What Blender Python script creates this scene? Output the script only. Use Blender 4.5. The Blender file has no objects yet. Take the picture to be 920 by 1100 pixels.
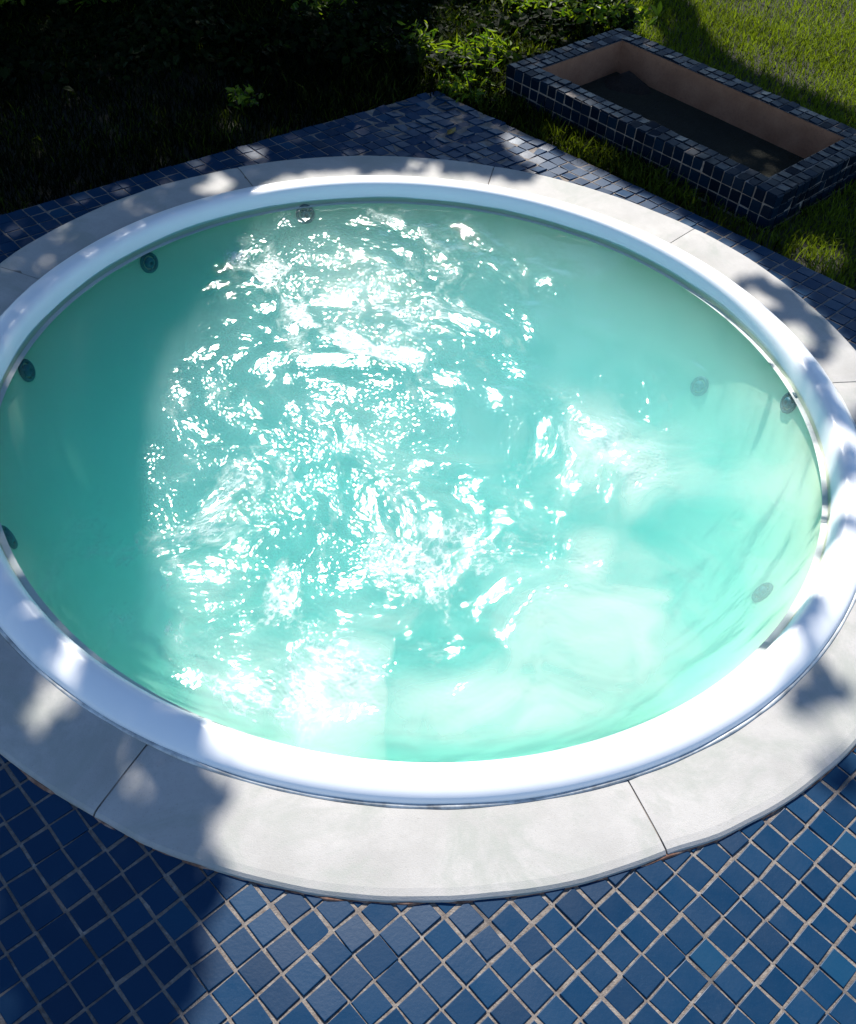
import bpy, math, random
import numpy as np
from mathutils import Vector, Matrix, noise

random.seed(5)
RNG = np.random.default_rng(11)
R = math.radians
scene = bpy.context.scene
COL = scene.collection

# ------------------------------------------------------------------ helpers
def link(o, parent=None):
    COL.objects.link(o)
    if parent is not None:
        o.parent = parent
    return o

def mesh_obj(name, verts, faces, mats, parent=None, smooth=False, midx=None):
    me = bpy.data.meshes.new(name)
    me.from_pydata([tuple(map(float, v)) for v in verts], [], [tuple(map(int, f)) for f in faces])
    for m in (mats if isinstance(mats, (list, tuple)) else [mats]):
        me.materials.append(m)
    if midx is not None:
        me.polygons.foreach_set('material_index', np.asarray(midx, dtype=np.int32))
    if smooth:
        me.polygons.foreach_set('use_smooth', np.ones(len(me.polygons), dtype=bool))
    me.update()
    return link(bpy.data.objects.new(name, me), parent)

def bulk_obj(name, verts, loops, starts, totals, mats, parent=None, smooth=False):
    """large meshes straight from numpy arrays"""
    me = bpy.data.meshes.new(name)
    me.vertices.add(len(verts)); me.loops.add(len(loops)); me.polygons.add(len(starts))
    me.vertices.foreach_set('co', np.asarray(verts, dtype=np.float32).ravel())
    me.loops.foreach_set('vertex_index', np.asarray(loops, dtype=np.int32))
    me.polygons.foreach_set('loop_start', np.asarray(starts, dtype=np.int32))
    me.polygons.foreach_set('loop_total', np.asarray(totals, dtype=np.int32))
    me.polygons.foreach_set('use_smooth', np.full(len(starts), bool(smooth)))
    for m in (mats if isinstance(mats, (list, tuple)) else [mats]):
        me.materials.append(m)
    me.update(calc_edges=True); me.validate()
    return link(bpy.data.objects.new(name, me), parent)

def set_attr(o, name, vals):
    a = o.data.attributes.new(name, 'FLOAT', 'POINT')
    a.data.foreach_set('value', np.asarray(vals, dtype=np.float32))

def empty(name, loc=(0, 0, 0), rz=0.0):
    o = bpy.data.objects.new(name, None)
    o.location = loc; o.rotation_euler = (0, 0, rz); o.empty_display_size = .1
    return link(o)

def tag(o, label=None, cat=None, group=None, kind=None):
    if label: o['label'] = label
    if cat: o['category'] = cat
    if group: o['group'] = group
    if kind: o['kind'] = kind
    return o

def box(cx, cy, cz, sx, sy, sz, b=0.0):
    """bevelled box (chamfered on all edges) as verts, faces"""
    import bmesh
    bm = bmesh.new()
    bmesh.ops.create_cube(bm, size=1)
    bmesh.ops.scale(bm, verts=bm.verts, vec=(sx, sy, sz))
    if b:
        bmesh.ops.bevel(bm, geom=bm.edges[:], offset=b, segments=2, affect='EDGES', profile=.5)
    bmesh.ops.translate(bm, verts=bm.verts, vec=(cx, cy, cz))
    bm.verts.index_update()
    v = [tuple(x.co) for x in bm.verts]; f = [[y.index for y in x.verts] for x in bm.faces]
    bm.free()
    return v, f

class MB:
    def __init__(s): s.v = []; s.f = []
    def add(s, v, f):
        n = len(s.v); s.v += list(v); s.f += [[i + n for i in q] for q in f]; return s
    def build(s, name, mat, parent=None, smooth=False): return mesh_obj(name, s.v, s.f, mat, parent, smooth)

def tube(pts, rads, n=8, cap=True):
    pts = [Vector(p) for p in pts]; v = []; f = []
    up = Vector((.31, .17, .93)).normalized()
    for i, p in enumerate(pts):
        d = (pts[min(i + 1, len(pts) - 1)] - pts[max(i - 1, 0)]).normalized()
        a = d.cross(up)
        if a.length < 1e-3: a = d.cross(Vector((1, 0, 0)))
        a.normalize(); b = d.cross(a)
        for k in range(n):
            t = 2 * math.pi * k / n
            v.append(tuple(p + (a * math.cos(t) + b * math.sin(t)) * rads[i]))
    for i in range(len(pts) - 1):
        for k in range(n):
            f.append([i * n + k, i * n + (k + 1) % n, (i + 1) * n + (k + 1) % n, (i + 1) * n + k])
    if cap:
        f.append(list(range(n))[::-1]); f.append([(len(pts) - 1) * n + k for k in range(n)])
    return v, f

def lathe(prof, n=192, closed_bottom=False):
    v = []; f = []
    for (r, z) in prof:
        for k in range(n):
            t = 2 * math.pi * k / n
            v.append((r * math.cos(t), r * math.sin(t), z))
    for i in range(len(prof) - 1):
        for k in range(n):
            f.append([i * n + k, (i + 1) * n + k, (i + 1) * n + (k + 1) % n, i * n + (k + 1) % n])
    if closed_bottom:
        f.append([(len(prof) - 1) * n + k for k in range(n)])
    return v, f

def vnoise(X, Y, seed, scale):
    """smooth value noise on arrays"""
    g = np.random.default_rng(seed).random((64, 64))
    x = X * scale + 1000.; y = Y * scale + 1000.
    xi = np.floor(x).astype(int); yi = np.floor(y).astype(int)
    fx = x - xi; fy = y - yi
    fx = fx * fx * (3 - 2 * fx); fy = fy * fy * (3 - 2 * fy)
    a = g[xi % 64, yi % 64]; b = g[(xi + 1) % 64, yi % 64]; c = g[xi % 64, (yi + 1) % 64]; d = g[(xi + 1) % 64, (yi + 1) % 64]
    return (a * (1 - fx) + b * fx) * (1 - fy) + (c * (1 - fx) + d * fx) * fy

def fbm(X, Y, seed, scale, octs=4, gain=.5):
    s = 0; a = 1; t = 0
    for k in range(octs):
        s = s + a * vnoise(X, Y, seed + 17 * k, scale * 2.03 ** k); t += a; a *= gain
    return s / t

def in_poly(X, Y, poly):
    c = np.zeros(X.shape, bool); n = len(poly)
    for i in range(n):
        x0, y0 = poly[i]; x1, y1 = poly[(i + 1) % n]
        k = ((y0 > Y) != (y1 > Y))
        with np.errstate(divide='ignore', invalid='ignore'):
            c ^= k & (X < (x1 - x0) * (Y - y0) / (y1 - y0 + 1e-12) + x0)
    return c

def sstep(a, b, x):
    t = np.clip((x - a) / (b - a), 0, 1); return t * t * (3 - 2 * t)

# ------------------------------------------------------------------ materials
class NT:
    def __init__(s, name):
        s.m = bpy.data.materials.new(name); s.m.use_nodes = True
        s.t = s.m.node_tree; s.t.nodes.clear()
        s.out = s.n('ShaderNodeOutputMaterial')
    def n(s, typ, **kw):
        x = s.t.nodes.new(typ)
        for k, v in kw.items():
            if k.startswith('_'): setattr(x, k[1:], v)
            else:
                key = int(k[1:]) if k[0] == 'i' and k[1:].isdigit() else k.replace('__', ' ')
                if isinstance(v, bpy.types.NodeSocket): s.t.links.new(v, x.inputs[key])
                else: x.inputs[key].default_value = v
        return x
    def l(s, a, b): s.t.links.new(a, b)
    def noise(s, scale, detail=4, rough=.55, vec=None, dist=0.):
        x = s.n('ShaderNodeTexNoise', Scale=scale, Detail=detail, Roughness=rough, Distortion=dist)
        if vec is None:
            vec = s.n('ShaderNodeTexCoord').outputs['Object']
        s.l(vec, x.inputs['Vector']); return x.outputs['Fac']
    def ramp(s, fac, stops):
        x = s.n('ShaderNodeValToRGB'); cr = x.color_ramp
        while len(cr.elements) < len(stops): cr.elements.new(.5)
        for e, (p, c) in zip(cr.elements, stops):
            e.position = p; e.color = (c if len(c) == 4 else (*c, 1)) if hasattr(c, '__len__') else (c, c, c, 1)
        s.l(fac, x.inputs['Fac']); return x.outputs['Color']
    def math(s, op, a, b=0., clamp=False):
        x = s.n('ShaderNodeMath', _operation=op, _use_clamp=clamp)
        for i, v in enumerate((a, b)):
            if isinstance(v, bpy.types.NodeSocket): s.l(v, x.inputs[i])
            else: x.inputs[i].default_value = v
        return x.outputs[0]
    def mix(s, fac, a, b, mode='MIX'):
        x = s.n('ShaderNodeMix', _data_type='RGBA', _blend_type=mode)
        for i, v in ((0, fac), (6, a), (7, b)):
            if isinstance(v, bpy.types.NodeSocket): s.l(v, x.inputs[i])
            else: x.inputs[i].default_value = v if not hasattr(v, '__len__') or len(v) == 4 else (*v, 1)
        return x.outputs[2]
    def attr(s, name): return s.n('ShaderNodeAttribute', _attribute_name=name).outputs['Fac']
    def bump(s, h, strength=.3, dist=.01, normal=None):
        x = s.n('ShaderNodeBump', Strength=strength, Distance=dist, Height=h)
        if normal is not None: s.l(normal, x.inputs['Normal'])
        return x.outputs['Normal']
    def pbsdf(s, color, rough=.5, normal=None, **kw):
        x = s.n('ShaderNodeBsdfPrincipled', Roughness=rough, **kw)
        if isinstance(color, bpy.types.NodeSocket): s.l(color, x.inputs['Base Color'])
        else: x.inputs['Base Color'].default_value = (*color, 1)
        if normal is not None: s.l(normal, x.inputs['Normal'])
        return x.outputs[0]
    def surf(s, sh): s.l(sh, s.out.inputs['Surface']); return s.m

def mat_gelcoat():
    t = NT('white_gelcoat')
    n = t.noise(3.2, 5)
    c = t.ramp(n, [(.35, (.85, .85, .84)), (.7, (.88, .88, .87))])
    b = t.bump(t.noise(9, 2), .08, .01)
    return t.surf(t.pbsdf(c, .38, b, Coat__Weight=.1, Coat__Roughness=.2))

def mat_basin():
    t = NT('pale_basin_gelcoat')
    n = t.noise(2.3, 5, .6)
    c = t.ramp(n, [(.3, (.72, .74, .53)), (.7, (.78, .78, .60))])
    return t.surf(t.pbsdf(c, .4))

def mat_jet():
    t = NT('dark_jet_plastic')
    return t.surf(t.pbsdf((.0, .075, .115), .5))

def mat_jet_light():
    t = NT('grey_jet_plastic')
    return t.surf(t.pbsdf((.002, .12, .19), .5))

def mat_stone():
    t = NT('pale_limestone')
    a = t.noise(6, 6, .6); b = t.noise(38, 5, .65); d = t.noise(260, 3, .6)
    c = t.ramp(a, [(.3, (.30, .29, .272)), (.5, (.365, .352, .334)), (.72, (.41, .394, .374))])
    c = t.mix(t.ramp(b, [(.45, 0.), (.62, .45)]), c, (.33, .32, .30))
    c = t.mix(t.ramp(d, [(.60, 0.), (.72, .5)]), c, (.22, .21, .19))
    st = t.ramp(t.noise(4.2, 6, .75, dist=.8), [(.48, 0.), (.62, .85)])
    c = t.mix(st, c, (.29, .30, .27))
    nb = t.bump(t.noise(420, 4, .7), .4, .0014)
    nb = t.bump(a, .04, .02, nb)
    return t.surf(t.pbsdf(c, .72, nb))

def mat_stone_edge():
    t = NT('terracotta_mortar')
    c = t.ramp(t.noise(40, 5), [(.35, (.07, .035, .025)), (.5, (.20, .10, .065)), (.65, (.34, .22, .16))])
    return t.surf(t.pbsdf(c, .9))

def mat_joint():
    t = NT('dusty_joint_mortar')
    c = t.ramp(t.noise(25, 4), [(.3, (.12, .10, .085)), (.7, (.26, .23, .20))])
    return t.surf(t.pbsdf(c, .95))

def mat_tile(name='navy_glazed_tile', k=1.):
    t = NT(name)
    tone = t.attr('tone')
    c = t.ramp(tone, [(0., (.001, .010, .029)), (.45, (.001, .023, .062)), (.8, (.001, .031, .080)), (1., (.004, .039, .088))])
    if k != 1.: c = t.mix(1., c, (k, k * .8, k * .75), 'MULTIPLY')  # darkened copy for the planter: its shade is put into the colour
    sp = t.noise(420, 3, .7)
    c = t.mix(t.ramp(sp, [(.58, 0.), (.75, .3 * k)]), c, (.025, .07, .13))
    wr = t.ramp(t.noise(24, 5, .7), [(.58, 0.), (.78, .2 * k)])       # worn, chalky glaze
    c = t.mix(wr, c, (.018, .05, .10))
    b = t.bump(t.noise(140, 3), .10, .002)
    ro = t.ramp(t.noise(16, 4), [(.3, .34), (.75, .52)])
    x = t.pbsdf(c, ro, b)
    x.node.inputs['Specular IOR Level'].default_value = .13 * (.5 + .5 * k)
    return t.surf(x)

def mat_grout():
    t = NT('sandy_grout')
    a = t.noise(7, 6, .65); f = t.noise(300, 4, .7); g = t.noise(60, 4, .7)
    c = t.ramp(g, [(.3, (.11, .09, .08)), (.55, (.20, .172, .148)), (.75, (.30, .27, .24))])
    c = t.mix(t.ramp(f, [(.5, 0.), (.66, .7)]), c, (.10, .075, .06))
    c = t.mix(t.ramp(t.noise(4.6, 4, .6, dist=.5), [(.60, 0.), (.72, .85)]), c, (.02, .02, .024))
    return t.surf(t.pbsdf(c, .9, t.bump(f, .6, .004)))

def mat_soil():
    t = NT('dark_soil')
    n = t.noise(30, 8, .7)
    c = t.ramp(n, [(.3, (.006, .004, .003)), (.7, (.03, .018, .012))])
    return t.surf(t.pbsdf(c, .95, t.bump(n, .9, .03)))

def mat_render():
    t = NT('brown_render')
    n = t.noise(9, 6, .65); m = t.noise(120, 4, .7)
    c = t.ramp(n, [(.3, (.24, .105, .055)), (.7, (.36, .17, .095))])
    c = t.mix(t.ramp(m, [(.5, 0.), (.7, .4)]), c, (.13, .07, .045))
    return t.surf(t.pbsdf(c, .92, t.bump(m, .5, .006)))

def mat_lawn_ground():
    t = NT('lawn_soil')
    n = t.noise(3, 6, .65)
    c = t.ramp(n, [(.3, (.006, .008, .004)), (.7, (.02, .02, .009))])
    return t.surf(t.pbsdf(c, .95, t.bump(t.noise(60, 6, .7), .7, .03)))

def leaf_shader(name, lo, hi, trans, rough=.45, spec=.4, tw=.45):
    t = NT(name)
    tone = t.attr('tone')
    c = t.ramp(tone, [(0., lo), (1., hi)])
    x = t.pbsdf(c, rough)
    x.node.inputs['Specular IOR Level'].default_value = spec
    tr = t.n('ShaderNodeBsdfTranslucent'); t.l(t.mix(1., c, trans, 'MULTIPLY'), tr.inputs['Color'])
    m = t.n('ShaderNodeMixShader', Fac=tw); t.l(x, m.inputs[1]); t.l(tr.outputs[0], m.inputs[2])
    return t.surf(m.outputs[0])

def mat_bark():
    t = NT('brown_bark')
    n = t.noise(18, 6, .7)
    c = t.ramp(n, [(.3, (.03, .02, .014)), (.7, (.12, .085, .06))])
    return t.surf(t.pbsdf(c, .95, t.bump(n, .8, .02)))

def mat_sealant():
    t = NT('grey_sealant')
    c = t.ramp(t.noise(16, 4, .7), [(.30, (.20, .20, .195)), (.45, (.42, .43, .42)), (.6, (.62, .63, .61))])
    return t.surf(t.pbsdf(c, .45))

WATER_ABS = dict(color=(.0, .92, .96), dens=1.95)
WATER_SCA = dict(color=(.74, .97, 1.), dens=2.2)
def mat_water():
    t = NT('aerated_pool_water')
    foam = t.attr('foam'); milk = t.attr('milk')
    vec = t.n('ShaderNodeTexCoord').outputs['Object']
    n1 = t.noise(75, 4, .6, vec, .6); n2 = t.noise(210, 3, .6, vec, .4)
    # tiny ripples on top of the modelled waves, strongest where the jets stir the water
    rip = t.attr('rip')
    h = t.math('ADD', t.math('MULTIPLY', n1, 1.), t.math('MULTIPLY', n2, .35))
    bp = t.n('ShaderNodeBump', Distance=.0012, Height=h); t.l(rip, bp.inputs['Strength'])
    nrm = bp.outputs['Normal']
    gl = t.n('ShaderNodeBsdfGlossy', Roughness=.042); t.l(nrm, gl.inputs['Normal'])
    fr = t.n('ShaderNodeFresnel', IOR=1.33); t.l(nrm, fr.inputs['Normal'])
    tp = t.n('ShaderNodeBsdfTransparent')
    # bubbles: white froth broken up by fine noise, soft micro-bubble clouds, and painted wall light
    br = t.math('MULTIPLY', foam, t.ramp(t.noise(150, 4, .7, vec, 1.2), [(.35, .55), (.6, 1.)]), True)
    fac = t.math('MAXIMUM', br, milk, True)
    col = t.mix(br, (.46, .57, .50), (.78, .84, .82))
    df = t.n('ShaderNodeBsdfDiffuse'); t.l(col, df.inputs['Color']); t.l(nrm, df.inputs['Normal'])
    m1 = t.n('ShaderNodeMixShader'); t.l(fac, m1.inputs[0]); t.l(tp.outputs[0], m1.inputs[1]); t.l(df.outputs[0], m1.inputs[2])
    m2 = t.n('ShaderNodeMixShader'); t.l(fr.outputs[0], m2.inputs[0]); t.l(m1.outputs[0], m2.inputs[1]); t.l(gl.outputs[0], m2.inputs[2])
    t.l(m2.outputs[0], t.out.inputs['Surface'])
    va = t.n('ShaderNodeVolumeAbsorption', Density=WATER_ABS['dens']); va.inputs['Color'].default_value = (*WATER_ABS['color'], 1)
    vs = t.n('ShaderNodeVolumeScatter', Density=WATER_SCA['dens'], Anisotropy=.2); vs.inputs['Color'].default_value = (*WATER_SCA['color'], 1)
    ad = t.n('ShaderNodeAddShader'); t.l(va.outputs[0], ad.inputs[0]); t.l(vs.outputs[0], ad.inputs[1])
    t.l(ad.outputs[0], t.out.inputs['Volume'])
    return t.m

M = dict(gel=mat_gelcoat(), basin=mat_basin(), jet=mat_jet(), jetl=mat_jet_light(), stone=mat_stone(), mortar=mat_stone_edge(), joint=mat_joint(),
         tile=mat_tile(), shade_tile=mat_tile('shade_darkened_tile', .40), grout=mat_grout(), soil=mat_soil(), render=mat_render(), lawn=mat_lawn_ground(),
         bark=mat_bark(), seal=mat_sealant(), water=mat_water(),
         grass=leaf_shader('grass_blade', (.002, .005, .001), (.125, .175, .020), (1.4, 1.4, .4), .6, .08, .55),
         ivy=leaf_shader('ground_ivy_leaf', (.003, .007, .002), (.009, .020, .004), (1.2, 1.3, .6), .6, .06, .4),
         bush=leaf_shader('bush_leaf', (.04, .10, .008), (.17, .23, .022), (1.4, 1.4, .35), .45, .3, .6),
         crown=leaf_shader('tree_leaf', (.018, .045, .010), (.05, .085, .02), (1.1, 1.2, .5), .45, .3, .30),
         petal=leaf_shader('white_petal', (.6, .6, .58), (.7, .7, .68), (1, 1, 1), .6, .3, .3),
         dry=leaf_shader('dry_leaf', (.20, .13, .04), (.34, .26, .08), (1, 1, .6), .6, .2, .3))

# ------------------------------------------------------------------ sun
SUN_EL, SUN_AZ = R(44), R(-7)            # azimuth from +Y towards +X
TOSUN = Vector((math.sin(SUN_AZ) * math.cos(SUN_EL), math.cos(SUN_AZ) * math.cos(SUN_EL), math.sin(SUN_EL)))

# ------------------------------------------------------------------ tile deck
G_ANG, T = -0.77482517, .05
GO = np.array([.1613703, -1.32334767])
EI = np.array([math.cos(G_ANG), math.sin(G_ANG)]); EJ = np.array([-math.sin(G_ANG), math.cos(G_ANG)])
def grid_xy(i, j):
    """tile-grid to ground; rows near the two far edges turn a little with the edge, as laid"""
    i = np.asarray(i, float); j = np.asarray(j, float)
    wj = sstep(18, 43, j); wi = 1 - sstep(-46, -22, i)
    j2 = j + wj * (-2.0 + .0706 * (np.clip(i, -60, 4) + 46))
    i2 = i + wi * (-.45 + .053 * (np.clip(j, -20, 60) - 8.7))
    p = GO + T * (i2[..., None] * EI + j2[..., None] * EJ)
    return p
I0, J1 = -48, 44                        # the two far edges of the deck
I1, J0 = 30, -34
COP_R = 1.26
def build_deck():
    ii, jj = np.meshgrid(np.arange(I0, I1), np.arange(J0, J1), indexing='ij')
    ii = ii.ravel(); jj = jj.ravel()
    c = grid_xy(ii + .5, jj + .5)
    keep = (np.hypot(c[:, 0], c[:, 1]) > 1.19)
    keep &= c[:, 1] > -3.4
    ii, jj, c = ii[keep], jj[keep], c[keep]
    n = len(ii)
    half = 0.5 - .051 + RNG.normal(0, .012, n)            # in tile units
    ang = RNG.normal(0, .024, n)
    off = RNG.normal(0, .014, (n, 2))
    # the far corner has sunk and its tiles sit unevenly
    far = sstep(26, 42, jj) * (1 - sstep(-46, -28, ii))
    tilt = RNG.normal(0, 1, (n, 2)) * (.0006 + .0018 * far)[:, None]
    dz = RNG.normal(0, 1, n) * (.0004 + .0014 * far)
    cor = np.array([(-1, -1), (1, -1), (1, 1), (-1, 1)], float)
    V = np.zeros((n, 16, 3)); tone = np.clip(.55 + RNG.normal(0, .09, n), 0, 1)
    tone = np.where(RNG.random(n) < .03, 1., tone)
    rings = [(1.0, -.006), (1.0, -.0010), (.982, -.0001), (.94, .0002)]
    for k, (s, z) in enumerate(rings):
        for q in range(4):
            cx, cy = cor[q]
            jit = RNG.normal(0, .015, (n, 2)) if k == 1 else 0
            a = (cx * np.cos(ang) - cy * np.sin(ang)) * half * s + off[:, 0]
            b = (cx * np.sin(ang) + cy * np.cos(ang)) * half * s + off[:, 1]
            p = grid_xy(ii + .5 + a, jj + .5 + b)
            V[:, k * 4 + q, :2] = p
            V[:, k * 4 + q, 2] = z + dz + tilt[:, 0] * cx + tilt[:, 1] * cy
    F = []
    for k in range(3):
        for q in range(4):
            F.append([k * 4 + q, k * 4 + (q + 1) % 4, (k + 1) * 4 + (q + 1) % 4, (k + 1) * 4 + q])
    F.append([12, 13, 14, 15])
    F = np.array(F)
    faces = (F[None] + (np.arange(n) * 16)[:, None, None]).reshape(-1)
    nf = n * 13
    # grout bed: sheet from under the coping to the deck outline, with a vertical skirt
    c4 = [grid_xy(I0, J0), grid_xy(I1, J0), grid_xy(I1, J1), grid_xy(I0, J1)]
    poly = np.array(c4)
    # sample outline densely so the sheet follows the curved edges
    side = []
    for (a, b, c_, d) in ((I0, J0, I1, J0), (I1, J0, I1, J1), (I1, J1, I0, J1), (I0, J1, I0, J0)):
        for s in np.linspace(0, 1, 60, endpoint=False):
            side.append(grid_xy(a + (c_ - a) * s, b + (d - b) * s))
    side = np.array(side)
    th = np.unwrap(np.arctan2(side[:, 1], side[:, 0])); o = np.argsort(th % (2 * np.pi)); side = side[o]
    m = len(side); gv = []; gf = []
    NR = 26
    for k in range(NR + 1):
        s = k / NR
        ang_ = np.arctan2(side[:, 1], side[:, 0])
        inner = np.stack([1.15 * np.cos(ang_), 1.15 * np.sin(ang_)], 1)
        p = inner * (1 - s) + side * s
        z = -.0022 + .0016 * (fbm(p[:, 0], p[:, 1], 3, 22, 3) - .5)
        gv += [(*a, b) for a, b in zip(p, z)]
    gv += [(*a, -.12) for a in side]
    for k in range(NR + 1):
        for q in range(m):
            gf.append([k * m + q, (k + 1) * m + q, (k + 1) * m + (q + 1) % m, k * m + (q + 1) % m])
    deck = mesh_obj('pool_deck', gv, gf, M['grout'])
    tag(deck, 'sandy grouted deck of square navy blue tiles around the round hot tub', kind='structure')
    tiles = bulk_obj('tile_surface', V.reshape(-1, 3), faces, np.arange(nf) * 4, np.full(nf, 4), M['tile'], deck)
    set_attr(tiles, 'tone', np.repeat(tone, 16))
    return side
DECK_OUT = build_deck()

# ------------------------------------------------------------------ lawn ground
def build_lawn():
    m = 180; rr = [1.2, 1.4, 1.7, 2, 2.4, 2.8, 3.3, 3.9, 4.6, 5.5, 7, 10, 16, 30, 70]
    v = []; f = []
    for r in rr:
        a = np.arange(m) * 2 * np.pi / m
        x = r * np.cos(a); y = r * np.sin(a)
        z = -.05 + .03 * (fbm(x, y, 8, 1.3, 3) - .5) * min(1, (r - 1.2))
        v += list(zip(x, y, z))
    for k in range(len(rr) - 1):
        for q in range(m):
            f.append([k * m + q, (k + 1) * m + q, (k + 1) * m + (q + 1) % m, k * m + (q + 1) % m])
    tag(mesh_obj('lawn', v, f, M['lawn'], smooth=True), 'ground under the grass around the tiled deck', kind='structure')
build_lawn()

# ------------------------------------------------------------------ hot tub
RIM = [(1.000, -.02), (1.090, -.02), (1.0995, -.004), (1.1015, .006), (1.1018, .0125), (1.1000, .0185), (1.095, .0240), (1.086, .0295), (1.074, .0340), (1.060, .0370), (1.048, .0375), (1.038, .0355),
       (1.0305, .0305), (1.025, .022), (1.021, .011), (1.0178, 0.), (1.0165, -.010)]
BASIN = [(1.0165, -.010), (1.013, -.022), (1.006, -.04), (.985, -.09), (.95, -.155), (.90, -.23), (.83, -.315), (.74, -.40), (.63, -.47), (.5, -.52), (.3, -.543), (.01, -.55)]
tub = empty('hot_tub', (0, 0, -.55))
tag(tub, 'large round white hot tub full of bubbling turquoise water', 'hot tub')
def tubpart(name, v, f, mat, smooth=True, parent=None):
    v = [(x, y, z + .55) for x, y, z in v]
    return mesh_obj(name, v, f, mat, parent or tub, smooth)
v, f = lathe(RIM, 256); rim = tubpart('rim', v, f, M['gel'])
v, f = lathe(BASIN, 192, True); tubpart('basin', v, f, M['basin'])
# bead of sealant between rim and stone
pts = []; rad = []
for k in range(401):
    a = 2 * math.pi * k / 400
    r = 1.1045 + .001 * noise.noise(Vector((math.cos(a) * 6, math.sin(a) * 6, 1)))
    pts.append((r * math.cos(a), r * math.sin(a), .0100 + .0012 * noise.noise(Vector((math.cos(a) * 9, math.sin(a) * 9, 4)))))
    rad.append(.0045 + .0018 * noise.noise(Vector((math.cos(a) * 14, math.sin(a) * 14, 7))))
v, f = tube(pts, rad, 6, False); tubpart('sealant_bead', v, f, M['seal'])

def basin_at(z):
    p = sorted(BASIN, key=lambda q: q[1]); return float(np.interp(z, [q[1] for q in p], [q[0] for q in p]))
def make_jet(az, z):
    r = basin_at(z); dr = (basin_at(z + .01) - basin_at(z - .01)) / .02
    nrm = Vector((-math.cos(az), -math.sin(az), dr)).normalized()       # into the water
    rot = nrm.to_track_quat('Z', 'Y').to_matrix().to_4x4()
    Mx = Matrix.Translation(Vector((r * math.cos(az), r * math.sin(az), z + .55)) + nrm * .0015) @ rot @ Matrix.Scale(.74, 4)
    def put(name, prof, mat, parent, n=32, tilt=None):
        v, f = lathe(prof, n, True)
        m = Mx if tilt is None else Mx @ tilt
        vv = [tuple(m @ Vector(p)) for p in v]
        return mesh_obj(name, vv, f, mat, parent, True)
    fl = put('jet_nozzle', [(.040, -.004), (.040, .004), (.037, .008), (.031, .009), (.028, .005), (.027, -.003), (.012, -.004)], M['jet'], tub)
    put('nozzle_eyeball', [(.021, -.003), (.021, .006), (.017, .013), (.011, .016), (.009, .015), (.008, .006), (.002, .005)], M['jetl'], fl, 24,
        Matrix.Rotation(R(14), 4, 'X'))
    # the cross bars of the escutcheon
    for k in range(3):
        a = k * 2 * math.pi / 3 + .4
        v, f = tube([(.020 * math.cos(a), .020 * math.sin(a), .006), (.031 * math.cos(a), .031 * math.sin(a), .008)], [.003, .003], 6)
        mesh_obj('nozzle_bar', [tuple(Mx @ Vector(p)) for p in v], f, M['jetl'], fl, True)
JETS = [(176.9, -.056), (-149.4, -.062), (144.3, -.052), (113.7, -.044), (11.0, -.046), (-23.4, -.179), (27.7, -.199)]
for a, z in JETS: make_jet(R(a), z)

# ------------------------------------------------------------------ coping ring of stone slabs
COP_T = [(-122.1, 1.257), (-113.7, 1.258), (-107.2, 1.268), (-98.9, 1.271), (-93, 1.275), (-86, 1.271), (-76, 1.265), (-66.2, 1.256), (-57, 1.264), (-48.4, 1.261), (-10, 1.257), (22.3, 1.251),
         (41.3, 1.26), (57.6, 1.259), (76.1, 1.261), (100.3, 1.261), (137.5, 1.259), (159.5, 1.256), (200, 1.257)]
def cop_r(deg):
    d = (deg + 180) % 360 - 180
    xs = [t[0] for t in COP_T]; ys = [t[1] for t in COP_T]
    xs = [x - 360 for x in xs] + xs + [x + 360 for x in xs]; ys = ys * 3
    return float(np.interp(d, xs, ys))
coping = empty('stone_coping', (0, 0, 0))
tag(coping, 'ring of pale limestone slabs around the white tub rim', 'coping')
JOINTS = [-112.2, -66.4, -28, 11.5, 49.6, 81.7, 120.7, 160.8, 203.5]
for k in range(len(JOINTS)):
    a0 = JOINTS[k]; a1 = JOINTS[(k + 1) % len(JOINTS)]
    if a1 < a0: a1 += 360
    gap = .075; n = int((a1 - a0) / 1.2) + 2
    dz = random.uniform(-.0012, .0012); v = []; f = []
    for q in range(n):
        s = q / (n - 1); d = a0 + gap + (a1 - a0 - 2 * gap) * s; t = R(d)
        ro = cop_r(d) + .0035 * noise.noise(Vector((math.cos(t) * 11, math.sin(t) * 11, 3))); ri = 1.1065 + .0015 * noise.noise(Vector((math.cos(t) * 7, math.sin(t) * 7, 9)))
        e = .004 if 0 < q < n - 1 else .004
        sec = [(ri, -.03), (ri, .0075), (ri + .002, .0105), (ri + .02, .011), ((ri + ro) / 2, .0110), (ro - .02, .0103), (ro - .007, .0088), (ro - .0015, .0050), (ro, .0006), (ro - .003, -.03)]
        for (r, z) in sec:
            zz = z + dz + (.0008 * noise.noise(Vector((r * math.cos(t) * 5, r * math.sin(t) * 5, 0))) if z > 0 else 0)
            if (q == 0 or q == n - 1) and z > .003: zz -= .0012
            v.append((r * math.cos(t), r * math.sin(t), zz))
    L = 10
    for q in range(n - 1):
        for i in range(L - 1):
            f.append([q * L + i, q * L + i + 1, (q + 1) * L + i + 1, (q + 1) * L + i])
    f.append(list(range(L))); f.append([(n - 1) * L + i for i in range(L)][::-1])
    f = [x[::-1] for x in f]
    mesh_obj('coping_slab', v, f, M['stone'], coping)
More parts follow.
